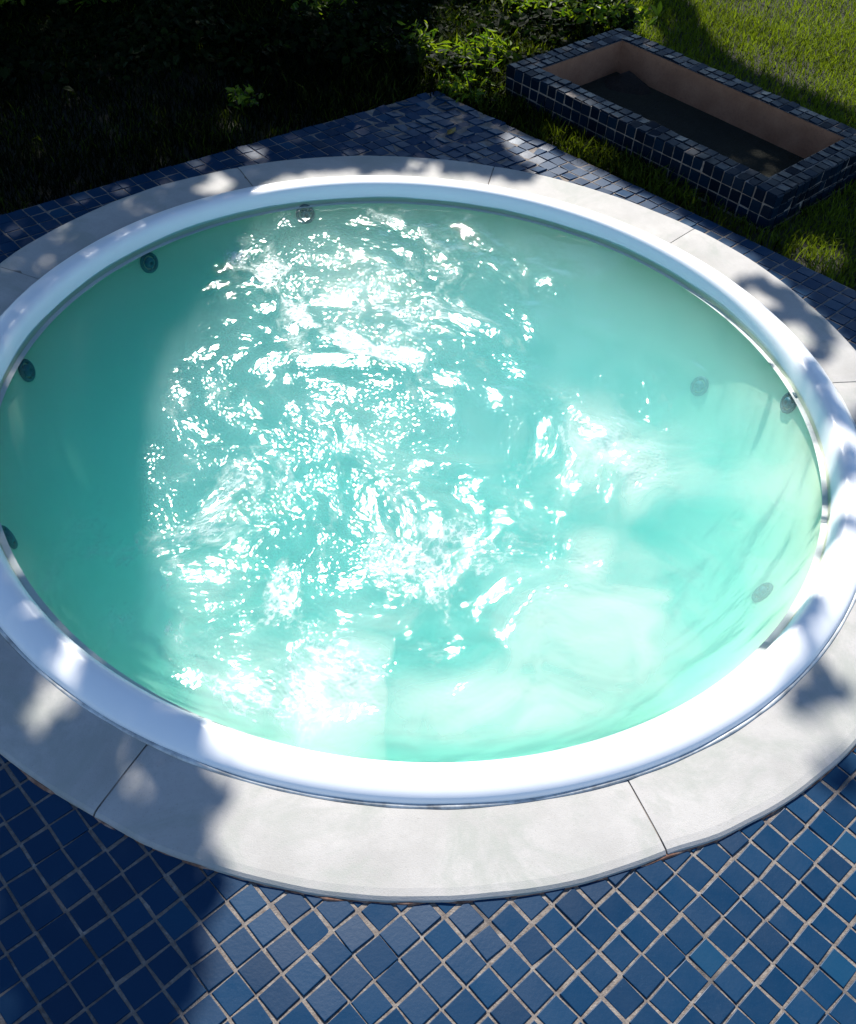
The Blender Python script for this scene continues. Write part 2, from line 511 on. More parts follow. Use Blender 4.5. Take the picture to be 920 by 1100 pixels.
# crumbling mortar fillet where slabs meet the tiles
pts = []; rad = []
for k in range(601):
    a = 2 * math.pi * k / 600; d = math.degrees(a)
    nz = noise.noise(Vector((math.cos(a) * 16, math.sin(a) * 16, 2)))
    r = cop_r(d) - .0005 + .003 * nz
    pts.append((r * math.cos(a), r * math.sin(a), -.0015)); rad.append(max(.0008, .0030 + .0040 * noise.noise(Vector((math.cos(a) * 30, math.sin(a) * 30, 5)))))
v2, f2 = lathe([(1.104, .0065), (1.18, .0088), (1.225, .0075), (1.25, .002)], 256)
mesh_obj('joint_mortar', v2, [q[::-1] for q in f2], M['joint'], coping, True)
v, f = tube(pts, rad, 6, False)
mesh_obj('mortar_fillet', v, f, M['mortar'], coping, True)

# ------------------------------------------------------------------ water
def elong(X, Y, cx, cy, rx, ry, deg=0, soft=1.):
    c, s = math.cos(R(deg)), math.sin(R(deg))
    u = ((X - cx) * c + (Y - cy) * s) / rx; w = (-(X - cx) * s + (Y - cy) * c) / ry
    return np.exp(-(u * u + w * w) * soft)
def stroke(X, Y, pts, w):
    d = np.full(X.shape, 9.)
    for (x0, y0), (x1, y1) in zip(pts[:-1], pts[1:]):
        dx, dy = x1 - x0, y1 - y0
        t = np.clip(((X - x0) * dx + (Y - y0) * dy) / (dx * dx + dy * dy), 0, 1)
        d = np.minimum(d, np.hypot(X - x0 - t * dx, Y - y0 - t * dy))
    return np.exp(-(d / w) ** 2)

def build_water():
    N = 880; RW = 1.024
    g = np.linspace(-1, 1, N)
    A, B = np.meshgrid(g, g, indexing='ij')
    # concentric square-to-disc map
    X = A * np.sqrt(1 - B * B / 2) * RW; Y = B * np.sqrt(1 - A * A / 2) * RW
    rad = np.hypot(X, Y)
    # where the jets stir the surface
    stir = np.zeros_like(X)
    for (cx, cy, rx, ry, dg, a) in STIR: stir = np.maximum(stir, a * elong(X, Y, cx, cy, rx, ry, dg))
    stir *= .55 + .9 * fbm(X, Y, 21, 5.5, 3)
    calm = sstep(1.02, .9, rad)
    # domain warp for swirls
    wx = .10 * (fbm(X, Y, 31, 3.2, 3) - .5) * 2; wy = .10 * (fbm(X, Y, 33, 3.2, 3) - .5) * 2
    Xw, Yw = X + wx, Y + wy
    H = np.zeros_like(X); rg = np.random.default_rng(4)
    def band(lmin, lmax, cnt, amp):
        h = np.zeros_like(X)
        for _ in range(cnt):
            lam = math.exp(rg.uniform(math.log(lmin), math.log(lmax))); th = rg.uniform(0, math.pi * 2); ph = rg.uniform(0, 6.28)
            k = 2 * math.pi / lam
            h += (lam / lmax) * np.sin(k * (Xw * math.cos(th) + Yw * math.sin(th)) + ph)
        return h * amp / math.sqrt(cnt)
    H += band(.25, .6, 16, .0030) * (.35 + stir)
    H += band(.08, .22, 30, .0066) * (.10 + stir)
    b3 = band(.024, .05, 60, .0008)
    H += b3 * (.05 + stir)
    b4 = band(.0085, .018, 150, .00078); clump = sstep(.42, .66, fbm(Xw, Yw, 23, 11, 4))
    H += b4 * (.03 + stir * (.45 + .75 * clump))
    # ridged streaks following the swirl
    rd = 1 - np.abs(2 * fbm(Xw * 1.0 + .3 * Yw, Yw, 41, 9, 3) - 1)
    H += .0016 * (rd ** 5) * stir
    H *= .35 + .65 * calm
    Z = -.006 + H
    # swell: water pushed up against the far-left wall a little
    edge_noise = .009 * (fbm(X, Y, 51, 7, 3) - .5) * sstep(.9, 1.0, rad); Z = Z + edge_noise
    # froth, bubble clouds, and the paleness of sunlit walls painted in
    fo = np.zeros_like(X)
    for pts, w, a in FOAM_LINES: fo = np.maximum(fo, a * stroke(Xw * .35 + X * .65, Yw * .35 + Y * .65, pts, w))
    for (cx, cy, rx, ry, dg, a) in FOAM_BLOBS: fo = np.maximum(fo, a * elong(Xw * .6 + X * .4, Yw * .6 + Y * .4, cx, cy, rx, ry, dg))
    str_ = fbm(Xw * 1.5 + Yw * .6, Yw * .8 - Xw * .3, 61, 11, 5, .6)
    f1 = 1 - np.abs(2 * fbm(Xw + .25 * Yw, Yw, 63, 34, 3, .55) - 1); f2 = 1 - np.abs(2 * fbm(Xw, Yw, 65, 78, 2, .5) - 1)
    net = np.clip(.55 * f1 ** 3 + .65 * f2 ** 4, 0, 1)                  # net of bubble rafts
    cov = sstep(.38, .68, str_ + .30 * (fo - .5))
    foam = np.clip(fo * cov * (.22 + 1.5 * net) * 1.3, 0, 1)
    mk = np.zeros_like(X)
    for (cx, cy, rx, ry, dg, a) in MILK: mk = np.maximum(mk, a * elong(Xw * .5 + X * .5, Yw * .5 + Y * .5, cx, cy, rx, ry, dg))
    swirl = fbm(X + 2.2 * wx, Y + 2.2 * wy, 71, 4.5, 5, .55)
    milk = np.clip(mk * (.2 + 1.0 * sstep(.3, .72, swirl)), 0, .85) * sstep(1.02, .93, rad)
    # dense plume of aerated water by the near wall, with one sharp side
    side_ = (X - PLUME[0][0]) * (PLUME[1][1] - PLUME[0][1]) - (Y - PLUME[0][1]) * (PLUME[1][0] - PLUME[0][0])
    side_ /= math.hypot(PLUME[1][0] - PLUME[0][0], PLUME[1][1] - PLUME[0][1])
    side_ = side_ + .03 * (fbm(X, Y, 73, 12, 3) - .5)
    pl = np.zeros_like(X)
    for (cx, cy, rx, ry, dg, a) in PLUME_BLOBS: pl = np.maximum(pl, a * elong(Xw * .4 + X * .6, Yw * .4 + Y * .6, cx, cy, rx, ry, dg))
    milk = np.maximum(milk, np.clip(pl * sstep(-.004, .012, side_ * PLUME_SIGN) * (.55 + .6 * fbm(X, Y, 75, 9, 4)), 0, .95))
    V = np.stack([X, Y, Z], -1).reshape(-1, 3)
    idx = np.arange(N * N).reshape(N, N)
    q = np.stack([idx[:-1, :-1], idx[1:, :-1], idx[1:, 1:], idx[:-1, 1:]], -1).reshape(-1, 4)
    loop = np.concatenate([idx[:, 0], idx[-1, 1:], idx[-2::-1, -1], idx[0, -2:0:-1]])      # boundary, counter-clockwise
    nb = len(loop); base = N * N
    low = V[loop].copy(); low[:, 2] = -.70
    V = np.concatenate([V, low])
    k = np.arange(nb); k2 = (k + 1) % nb
    side = np.stack([loop[k], base + k, base + k2, loop[k2]], -1)
    loops = np.concatenate([q.ravel(), side.ravel(), (base + k)[::-1]])
    tot = np.concatenate([np.full(len(q) + nb, 4), [nb]]); st = np.concatenate([[0], np.cumsum(tot)[:-1]])
    o = bulk_obj('pool_water', V, loops, st, tot, M['water'], smooth=True)
    z0 = np.zeros(nb)
    set_attr(o, 'foam', np.concatenate([foam.ravel(), z0])); set_attr(o, 'milk', np.concatenate([milk.ravel(), z0]))
    set_attr(o, 'rip', np.concatenate([np.clip(.05 + .55 * stir * calm, 0, 1).ravel(), z0]))
    tag(o, 'churning turquoise water with white bubbles filling the round tub', kind='structure')
#W-PARAMS
STIR = [(0.489, -0.066, 0.367, 0.274, -155.5, 0.75), (-0.213, -0.836, 0.214, 0.144, -176.0, 0.8), (0.257, -0.38, 0.32, 0.25, 77.3, 0.6), (-0.467, -0.577, 0.286, 0.076, 103.0, 0.8), (-0.493, 0.47, 0.261, 0.155, 100.3, 0.55), (0.266, 0.594, 0.253, 0.154, 144.6, 0.6), (-0.15, 0.433, 0.42, 0.22, 122.2, 0.9), (-0.012, 0.749, 0.272, 0.157, 143.0, 0.7), (-0.478, -0.129, 0.283, 0.154, 102.7, 0.7), (-0.187, -0.317, 0.49, 0.305, -119.6, 0.9), (0.092, -0.4, 0.336, 0.249, 86.5, 0.85), (-0.263, -0.751, 0.258, 0.194, -178.0, 0.85), (0.443, -0.073, 0.29, 0.217, -156.1, 0.55), (0.673, 0.14, 0.194, 0.139, 64.7, 0.5), (0.365, 0.337, 0.311, 0.23, 139.4, 0.35), (0.007, -0.027, 0.658, 0.6, 66.1, 0.5), (0.542, -0.458, 0.386, 0.297, 63.3, 0.12)]
FOAM_LINES = [([(-0.537, 0.598), (-0.41, 0.437), (-0.289, 0.301), (-0.129, 0.2), (-0.006, 0.19)], 0.05, 0.72), ([(-0.194, 0.908), (-0.045, 0.823), (0.016, 0.743)], 0.035, 0.4), ([(-0.362, 0.289), (-0.268, 0.14)], 0.035, 0.4)]
FOAM_BLOBS = [(-0.334, 0.449, 0.255, 0.102, 127.2, 0.7), (-0.019, 0.409, 0.292, 0.232, 83.7, 0.5), (-0.465, -0.195, 0.157, 0.128, 108.0, 0.35), (-0.291, -0.33, 0.438, 0.201, -127.2, 0.4), (0.075, -0.486, 0.275, 0.222, 85.1, 0.5), (-0.275, -0.681, 0.227, 0.139, -175.6, 0.55), (-0.084, -0.865, 0.122, 0.105, 98.2, 0.95), (-0.234, -0.923, 0.121, 0.079, -176.3, 0.6), (0.443, -0.073, 0.264, 0.188, -159.5, 0.35)]
MILK = [(0.846, -0.308, 0.385, 0.117, 77.8, 0.35), (0.253, -0.935, 0.319, 0.068, -173.9, 0.5), (-0.015, -0.355, 0.397, 0.376, 60.5, 0.22), (0.484, -0.135, 0.24, 0.19, 147.8, 0.6), (0.445, -0.674, 0.341, 0.253, -159.7, 0.6), (0.253, -0.873, 0.308, 0.12, -173.1, 0.6), (-0.313, -0.78, 0.193, 0.161, 110.9, 0.5), (-0.146, 0.388, 0.257, 0.129, 125.0, 0.35), (0.137, -0.533, 0.269, 0.237, 72.0, 0.5), (0.417, -0.5, 0.155, 0.081, 82.7, 0.6)]  # some blobs paint in the pale sunlit walls, others are bubble clouds
PLUME = [(0.002, -0.745), (0.017, -1.007)]; PLUME_SIGN = 1
PLUME_BLOBS = [(-0.082, -0.886, 0.139, 0.132, 100.9, 1.0), (-0.224, -0.88, 0.193, 0.139, -177.4, 0.55), (-0.04, -0.773, 0.092, 0.066, -172.5, 0.7)]
#W-END
build_water()

# ------------------------------------------------------------------ planter
PL_O = (.2145, 1.89); PL_A = R(-43.5); PL_L, PL_W, PL_H, PL_B = 1.185, .66, .14, .09
def build_planter():
    p = empty('raised_planter', (PL_O[0], PL_O[1], -.06), PL_A)
    tag(p, 'low rectangular planter box clad in navy tiles on the grass beside the deck', 'planter')
    L, W, H, b = PL_L, PL_W, PL_H, PL_B
    # masonry core (brown render shows inside the box)
    def ringbox(x0, y0, x1, y1, t, z0, z1):
        o = [(x0, y0), (x1, y0), (x1, y1), (x0, y1)]; i = [(x0 + t, y0 + t), (x1 - t, y0 + t), (x1 - t, y1 - t), (x0 + t, y1 - t)]
        v = [(*q, z) for z in (z0, z1) for q in o + i]; f = []
        for k in range(4):
            n = (k + 1) % 4
            f += [[k, n, 8 + n, 8 + k], [4 + n, 4 + k, 12 + k, 12 + n], [8 + k, 8 + n, 12 + n, 12 + k]]
        return v, f
    e = .006
    mesh_obj('inner_wall', *ringbox(e, e, L - e, W - e, b - e, 0, H - .004), M['render'], p)
    # soil, lower than the rim, uneven
    nx, ny = 40, 24; v = []; f = []
    for i in range(nx + 1):
        for j in range(ny + 1):
            x = b + (L - 2 * b) * i / nx; y = b + (W - 2 * b) * j / ny
            z = -.01 + .02 * noise.noise(Vector((x * 5, y * 5, 3))) + .012 * noise.noise(Vector((x * 22, y * 22, 1)))
            z += .07 * math.exp(-(((x - .20) / .07) ** 2 + ((y - .50) / .06) ** 2))
            v.append((x, y, z))
    for i in range(nx):
        for j in range(ny):
            a = i * (ny + 1) + j; f.append([a, a + ny + 1, a + ny + 2, a + 1])
    mesh_obj('soil_bed', v, f, M['soil'], p, True)
    # tiles: two rows on the rim top, rows on the outer faces
    mb = MB(); tones = []
    def tile(c, ux, uy, uz, w, h):
        c = Vector(c); ux = Vector(ux); uy = Vector(uy); uz = Vector(uz)
        s = .5 - .055; tl = (random.gauss(0, .012), random.gauss(0, .012)); sink = random.gauss(0, .0012)
        vv = []
        for (k, z) in ((1., -.006), (1., -.001), (.95, .0005), (.88, .0012)):
            for (a, bb) in ((-1, -1), (1, -1), (1, 1), (-1, 1)):
                vv.append(tuple(c + ux * (a * w * s * k) + uy * (bb * h * s * k) + uz * (z + sink + tl[0] * a * w * 2 + tl[1] * bb * h * 2 - .0)))
        ff = [[k * 4 + q, k * 4 + (q + 1) % 4, (k + 1) * 4 + (q + 1) % 4, (k + 1) * 4 + q] for k in range(3) for q in range(4)] + [[12, 13, 14, 15]]
        mb.add(vv, ff); tones.extend([random.random() * .8] * 16)
    rw = b / 2
    nL = round(L / .041); dL = L / nL; nW = round((W - 2 * b) / .041); dW = (W - 2 * b) / nW
    for k in range(nL):
        for r in range(2):
            tile((dL * (k + .5), rw * (r + .5), H), (1, 0, 0), (0, 1, 0), (0, 0, 1), dL, rw)
            tile((dL * (k + .5), W - rw * (r + .5), H), (1, 0, 0), (0, 1, 0), (0, 0, 1), dL, rw)
    for k in range(nW):
        for r in range(2):
            tile((rw * (r + .5), b + dW * (k + .5), H), (1, 0, 0), (0, 1, 0), (0, 0, 1), rw, dW)
            tile((L - rw * (r + .5), b + dW * (k + .5), H), (1, 0, 0), (0, 1, 0), (0, 0, 1), rw, dW)
    nW2 = round(W / .041); dW2 = W / nW2
    for r in range(3):
        z = H - .0415 * (r + .5)
        for k in range(nL):
            tile((dL * (k + .5), 0, z), (1, 0, 0), (0, 0, 1), (0, -1, 0), dL, .0415)
            tile((dL * (k + .5), W, z), (-1, 0, 0), (0, 0, 1), (0, 1, 0), dL, .0415)
        for k in range(nW2):
            tile((0, dW2 * (k + .5), z), (0, -1, 0), (0, 0, 1), (-1, 0, 0), dW2, .0415)
            tile((L, dW2 * (k + .5), z), (0, 1, 0), (0, 0, 1), (1, 0, 0), dW2, .0415)
    o = mb.build('tile_cladding', M['shade_tile'], p); set_attr(o, 'tone', tones)
    # grout bed behind the tiles
    v1, f1 = ringbox(.0028, .0028, L - .0028, W - .0028, b - .0024, .0, H - .0022)
    f1 = [q for k, q in enumerate(f1) if k % 3 != 1]
    mesh_obj('grout_bed', v1, f1, M['grout'], p)
build_planter()
def in_planter(X, Y, m=0.):
    c, s = math.cos(PL_A), math.sin(PL_A)
    u = (X - PL_O[0]) * c + (Y - PL_O[1]) * s; w = -(X - PL_O[0]) * s + (Y - PL_O[1]) * c
    return (u > -m) & (u < PL_L + m) & (w > -m) & (w < PL_W + m)

# ------------------------------------------------------------------ grass, ivy, bushes
def view_mask(X, Y, m=.25):
    # ground the photo looks at, plus a margin on every side (a step to the side still sees grass)
    return (Y > .2) & (Y < 4.6) & (X > -1.15 - .36 * Y - m - .2) & (X < 1.2 + .28 * Y + m + .2)

def blades(n, X, Y, hgt, wid, lean, tone):
    """n curved tapering blades"""
    az = RNG.uniform(0, 2 * np.pi, n); ld = RNG.uniform(0, 2 * np.pi, n)
    z0 = np.full(n, -.05)
    V = np.zeros((n, 5, 3))
    cx, sx = np.cos(az), np.sin(az); lx, ly = np.cos(ld) * lean, np.sin(ld) * lean
    for k, (s, w) in enumerate(((0, .9), (.55, 1.0))):
        for q, sg in enumerate((-1, 1)):
            V[:, k * 2 + q, 0] = X + lx * s * s * hgt + sg * cx * wid * w / 2
            V[:, k * 2 + q, 1] = Y + ly * s * s * hgt + sg * sx * wid * w / 2
            V[:, k * 2 + q, 2] = z0 + hgt * s * np.sqrt(np.maximum(.1, 1 - (lean * s) ** 2 * .5))
    V[:, 4, 0] = X + lx * hgt; V[:, 4, 1] = Y + ly * hgt; V[:, 4, 2] = z0 + hgt * np.sqrt(np.maximum(.08, 1 - lean ** 2 * .6))
    base = (np.arange(n) * 5)[:, None]
    fl = np.concatenate([base + np.array([0, 1, 3, 2]), base + np.array([2, 3, 4])], 1)
    tot = np.tile([4, 3], n); st = np.concatenate([[0], np.cumsum(tot)[:-1]])
    return V.reshape(-1, 3), fl.ravel(), st, tot, np.repeat(tone, 5)

DECK_POLY = [tuple(p) for p in DECK_OUT[::3]]
def build_grass():
    n = 330000
    X = RNG.uniform(-3.2, 3.0, n); Y = RNG.uniform(.2, 4.6, n)
    k = view_mask(X, Y) & ~in_poly(X, Y, DECK_POLY) & ~in_planter(X, Y, .004)
    dens = fbm(X, Y, 81, 2.2, 3)
    k &= RNG.random(n) < np.clip(.25 + 1.3 * dens, 0, 1)
    X, Y = X[k], Y[k]; n = len(X)
    patch = fbm(X, Y, 83, 1.6, 4)
    tall = sstep(.45, .7, patch) * sstep(1.6, .6, X)
    h = RNG.uniform(.022, .05, n) * (1 + .9 * tall)
    sp = sstep(-.2, 1.1, X + .35 * (Y - 2))            # shade painted into the blade tone: dark on the left, lit on the right
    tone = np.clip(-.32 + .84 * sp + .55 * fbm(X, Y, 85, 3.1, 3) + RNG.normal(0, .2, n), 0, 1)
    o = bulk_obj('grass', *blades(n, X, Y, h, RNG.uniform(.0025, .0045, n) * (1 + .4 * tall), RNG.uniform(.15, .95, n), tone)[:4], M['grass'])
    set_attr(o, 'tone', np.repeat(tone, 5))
    tag(o, 'short green lawn grass growing around the tiled deck and planter', 'grass', kind='stuff')
build_grass()

def leaves(C, size, nrm_up=.3, asp=.5, droop=None):
    """folded diamond leaves at centres C; returns bulk arrays"""
    n = len(C)
    th = RNG.uniform(0, 2 * np.pi, n); el = RNG.normal(0, .55, n)
    d = np.stack([np.cos(th) * np.cos(el), np.sin(th) * np.cos(el), np.sin(el)], 1)       # along the leaf
    up = RNG.normal(0, 1, (n, 3)); up[:, 2] += nrm_up * 3
    s = np.cross(up, d); s /= np.linalg.norm(s, axis=1, keepdims=True) + 1e-9
    nn = np.cross(d, s)
    L = (size * RNG.uniform(.65, 1.3, n))[:, None]; W = L * asp
    V = np.zeros((n, 6, 3))
    V[:, 0] = C - d * L * .5
    V[:, 1] = C - d * L * .08 + s * W * .5 + nn * L * .06
    V[:, 2] = C + d * L * .28 + s * W * .34 + nn * L * .03
    V[:, 3] = C + d * L * .5 - nn * L * .08
    V[:, 4] = C + d * L * .28 - s * W * .34 + nn * L * .03
    V[:, 5] = C - d * L * .08 - s * W * .5 + nn * L * .06
    base = (np.arange(n) * 6)[:, None]
    fl = np.concatenate([base + np.array([0, 1, 2, 3]), base + np.array([0, 3, 4, 5])], 1)
    tot = np.full(2 * n, 4); st = np.arange(2 * n) * 4
    return V.reshape(-1, 3), fl.ravel(), st, tot

def build_ivy():
    n = 60000
    X = RNG.uniform(-3.2, .75, n); Y = RNG.uniform(.9, 4.6, n)
    k = view_mask(X, Y) & ~in_poly(X, Y, DECK_POLY) & ~in_planter(X, Y, .03)
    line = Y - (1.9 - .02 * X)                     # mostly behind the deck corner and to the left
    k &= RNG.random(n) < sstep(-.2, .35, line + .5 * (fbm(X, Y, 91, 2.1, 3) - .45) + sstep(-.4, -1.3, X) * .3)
    X, Y = X[k], Y[k]
    hgt = .10 * sstep(.35, .7, fbm(X, Y, 93, 2.6, 3)) + .02
    C = np.stack([X, Y, -.04 + hgt * RNG.random(len(X)) ** .6], 1)
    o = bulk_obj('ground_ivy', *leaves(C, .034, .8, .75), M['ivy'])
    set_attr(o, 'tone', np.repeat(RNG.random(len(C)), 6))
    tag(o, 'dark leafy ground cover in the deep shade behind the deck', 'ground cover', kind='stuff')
build_ivy()

def bush(name, label, x, y, r, h, n, size, asp=.5, group=None, mat='bush'):
    e = empty(name, (x, y, -.05)); tag(e, label, 'bush', group)
    st = MB(); cl = []
    for k in range(12):
        a = RNG.uniform(0, 6.28); rr = r * math.sqrt(RNG.random()) * .85; hh = h * RNG.uniform(.55, 1.) * (1 - .35 * rr / r)
        p = Vector((rr * math.cos(a), rr * math.sin(a), hh))
        st.add(*tube([(p.x * .1, p.y * .1, 0), (p.x * .55, p.y * .55, hh * .6), tuple(p)], [.006, .004, .0015], 5)); cl.append(p)
    st.build('stem', M['bark'], e)
    C = []
    for k in range(n):
        c = cl[k % len(cl)]; t = RNG.uniform(.35, 1.05)
        C.append((c.x * t + RNG.normal(0, r * .16), c.y * t + RNG.normal(0, r * .16), max(.015, c.z * t + RNG.normal(0, h * .1))))
    o = bulk_obj('foliage', *leaves(np.array(C), size, .5, asp), M[mat], e)
    set_attr(o, 'tone', np.repeat(RNG.random(n), 6))
    return e
bush('leafy_shrub', 'bright green leafy plant behind the far left corner of the planter', .64, 2.66, .20, .20, 420, .045, .4, mat='bush')
bush('leafy_shrub', 'small shrub catching a fleck of sun in the shade behind the tub', -.53, 2.42, .17, .20, 260, .045, .55)
bush('leafy_shrub', 'shrub with a few sunlit leaf tips in the dark top left corner', -1.42, 2.42, .20, .26, 280, .045, .55)
bush('leafy_shrub', 'dark shrub cut off by the left edge of the photo at the top', -1.86, 2.25, .22, .26, 300, .045, .55)
bush('leafy_shrub', 'low shrub growing halfway between the deck and the dark planting', -.74, 1.62, .10, .07, 110, .032, .5)
bush('leafy_shrub', 'tall grassy clump beside the far left end of the planter', .12, 2.12, .20, .13, 420, .05, .22)
bush('leafy_shrub', 'loose yellow green plant beyond the planter, touching the top edge of the photo', .40, 2.78, .24, .16, 420, .042, .35)
bush('leafy_shrub', 'wispy low plant left of the tall grassy clump, half in shade', -.16, 2.22, .18, .12, 260, .038, .3)
bush('leafy_shrub', 'yellow green clump growing at the far corner of the tiled deck', .10, 1.86, .15, .10, 320, .038, .35)

# ------------------------------------------------------------------ trees that shade the garden (crowns above the frame)
#S-PARAMS
LIT = [[(-0.475, 1.049), (-0.548, 0.958), (-0.564, 0.643), (-0.622, 0.402), (-0.672, 0.179), (-0.671, -0.051), (-0.524, -0.584), (-0.423, -0.814), (-0.376, -0.906), (-0.317, -1.067), (-0.258, -1.226), (-0.26, -1.343), (-0.252, -1.481), (-0.226, -1.713), (0.951, -1.634), (1.103, -0.65), (1.309, 0.154), (1.212, 0.414), (1.108, 0.673), (0.964, 0.896), (0.526, 1.329), (0.228, 1.576), (0.176, 1.451), (0.318, 1.225), (0.277, 1.142), (0.179, 1.142), (0.027, 1.145), (-0.154, 1.135), (-0.333, 1.107)],
       [(-0.625, -0.818), (-0.558, -0.829), (-0.563, -0.936), (-0.589, -1.06), (-0.652, -1.044), (-0.646, -0.934)],
       [(1.087, 3.088), (0.925, 3.413), (2.533, 4.286), (2.021, 1.884), (1.61, 2.103), (1.421, 2.27), (1.218, 2.427), (1.093, 2.653)],
       [(-0.114, 2.67), (0.464, 3.103), (0.523, 2.516), (0.228, 1.906), (-0.035, 1.849)],
       [(0.417, 2.973), (0.894, 3.097), (0.881, 2.552), (0.6, 2.485)],
       [(-0.207, 2.293), (0.324, 2.371), (0.246, 1.829), (-0.033, 1.809)],
       [(0.314, 1.687), (0.546, 1.587), (0.617, 1.406), (0.439, 1.412)]]
BLOBS = [(0.946, 0.661, 0.053, 0.028, -161.7), (1.058, 0.556, 0.1, 0.041, 129.2), (1.088, 0.404, 0.099, 0.03, 76.0), (1.03, -0.161, 0.068, 0.034, 69.8), (0.982, -0.373, 0.048, 0.032, -148.0), (0.814, -0.646, 0.088, 0.035, 58.0), (0.84, -0.796, 0.062, 0.041, 60.6), (1.037, 0.116, 0.137, 0.037, 88.5), (1.098, 0.033, 0.085, 0.047, 64.6), (0.839, -0.966, 0.037, 0.025, -156.2), (1.007, 0.502, 0.049, 0.03, 66.4)]
FLECKS = [(-0.669, 0.936, 0.081, 0.046, -130.3), (-0.847, 0.868, 0.028, 0.025, 117.9), (-0.914, 0.794, 0.032, 0.027, 114.8), (-0.703, 1.018, 0.041, 0.035, -169.5), (-0.843, 0.779, 0.042, 0.02, -136.1), (-0.788, 1.088, 0.037, 0.029, 99.3), (-0.628, 1.215, 0.038, 0.035, 81.8), (-0.967, 0.903, 0.028, 0.022, 111.8), (-1.103, 0.663, 0.027, 0.021, 119.8), (-1.128, 0.546, 0.021, 0.018, 164.9), (-0.005, 1.189, 0.077, 0.032, -167.8), (1.123, 0.304, 0.085, 0.027, 85.5), (0.97, 0.443, 0.052, 0.022, 83.4), (1.017, -0.064, 0.043, 0.018, 73.9), (-1.339, 2.178, 0.056, 0.028, 104.5), (-0.532, 2.329, 0.076, 0.059, 86.7), (-0.743, 1.535, 0.065, 0.039, 99.9), (-0.092, 1.889, 0.072, 0.035, 91.1), (-1.594, 2.115, 0.056, 0.028, 108.9), (1.216, 0.989, 0.118, 0.079, -146.2), (-0.595, -0.872, 0.045, 0.029, -113.1), (-1.393, 1.804, 0.042, 0.019, 106.3), (-0.708, -0.765, 0.034, 0.017, 110.9), (1.127, 1.5, 0.051, 0.031, -152.0)]
#S-END
def shade_density(X, Y):
    wx = .05 * (fbm(X, Y, 101, 6, 3) - .5); wy = .05 * (fbm(X, Y, 103, 6, 3) - .5)
    Xa, Ya = X + wx, Y + wy
    lit = np.zeros(X.shape, bool)
    for p in LIT: lit |= in_poly(Xa, Ya, p)
    d = np.where(lit, 0., 1.)
    for (cx, cy, rx, ry, dg) in BLOBS:
        d = np.maximum(d, (elong(X, Y, cx, cy, rx, ry, dg) > .37) * .95)
    for (cx, cy, rx, ry, dg) in FLECKS:
        d = np.where(elong(Xa, Ya, cx, cy, rx, ry, dg) > .37, 0., d)
    # scattered sun flecks in the outer parts of the crowns
    return d

TREES = [('shade_tree', 'broad leafy tree left of the tub, its crown hanging over the tub', (-3.1, 3.4), 0.),
         ('shade_tree', 'broad leafy tree behind the tub, shading the dark planting', (-.9, 6.6), 1.),
         ('shade_tree', 'broad leafy tree right of the planter, shading the planter and the right of the tub', (3.9, 4.3), 2.)]
def build_trees():
    n = 230000
    gx = RNG.uniform(-5.2, 4.6, n); gy = RNG.uniform(-3.8, 5.4, n)
    d = shade_density(gx, gy)  # crown shaped by the shade map: leaves only where shadow should fall
    core = (gx > -2.6) & (gx < 2.4) & (gy > -1.9) & (gy < 3.9)
    d = d * np.where(core, 1., np.where(gy > 1.2, .45, .10))
    k = RNG.random(n) < d
    gx, gy = gx[k], gy[k]; n = len(gx)
    h = 2.7 + 1.5 * RNG.random(n) + .5 * (fbm(gx, gy, 111, 1.1, 3) - .5)
    tz = math.tan(SUN_EL)
    C = np.stack([gx + h / tz * math.sin(SUN_AZ), gy + h / tz * math.cos(SUN_AZ), h], 1)
    tp = np.array([t[2] for t in TREES])
    dd = np.hypot(C[:, None, 0] - tp[None, :, 0], C[:, None, 1] - tp[None, :, 1])
    own = dd.argmin(1)
    for q, (nm, lab, (tx, ty), sd) in enumerate(TREES):
        P = C[own == q]
        e = empty(nm, (tx, ty, -.06)); tag(e, lab, 'tree', None)
        mb = MB()
        top = Vector((.15 * math.sin(sd * 3), .1, 3.1))
        mb.add(*tube([(0, 0, -.1), (.02, .02, .4), (.06, .0, 1.4), (.1, .04, 2.3), tuple(top)], [.17, .13, .11, .09, .05], 14))
        # limbs reach for leaf clusters
        if len(P):
            sel = P[np.random.default_rng(7 + q).choice(len(P), 400)]
            made = 0
            for c in sel:
                # limbs whose shadow would cross the sunlit ground are left out
                s_ = np.linspace(0, 1, 60)[:, None]; L3 = np.array([tx + .08, ty + .03, 2.4]) * (1 - s_) + c * s_
                L3[:, 2] += .22 * np.sin(np.pi * s_[:, 0])
                kx = L3[:, 0] - L3[:, 2] / tz * math.sin(SUN_AZ); ky = L3[:, 1] - L3[:, 2] / tz * math.cos(SUN_AZ)
                if made >= 40 or (shade_density(kx, ky)[(kx > -2.2) & (ky < 3.6) & (ky > -1.9)] < .5).any(): continue
                made += 1
                b = Vector((c[0] - tx, c[1] - ty, c[2] + .06)); s0 = Vector((.08, .03, random.uniform(1.9, 2.9)))
                mid = s0.lerp(b, .5) + Vector((random.gauss(0, .1), random.gauss(0, .1), .22))
                L = (b - s0).length
                mb.add(*tube([tuple(s0), tuple(s0.lerp(mid, .5) + Vector((0, 0, .08))), tuple(mid), tuple(mid.lerp(b, .6)), tuple(b)], [.022 + .006 * L, .016 + .003 * L, .012, .008, .004], 6))
        mb.build('trunk', M['bark'], e, True)
        if len(P):
            Q = P - np.array([tx, ty, -.06])
            o = bulk_obj('crown', *leaves(Q, .085, .45, .55), M['crown'], e)
            set_attr(o, 'tone', np.repeat(RNG.random(len(P)), 6))
build_trees()

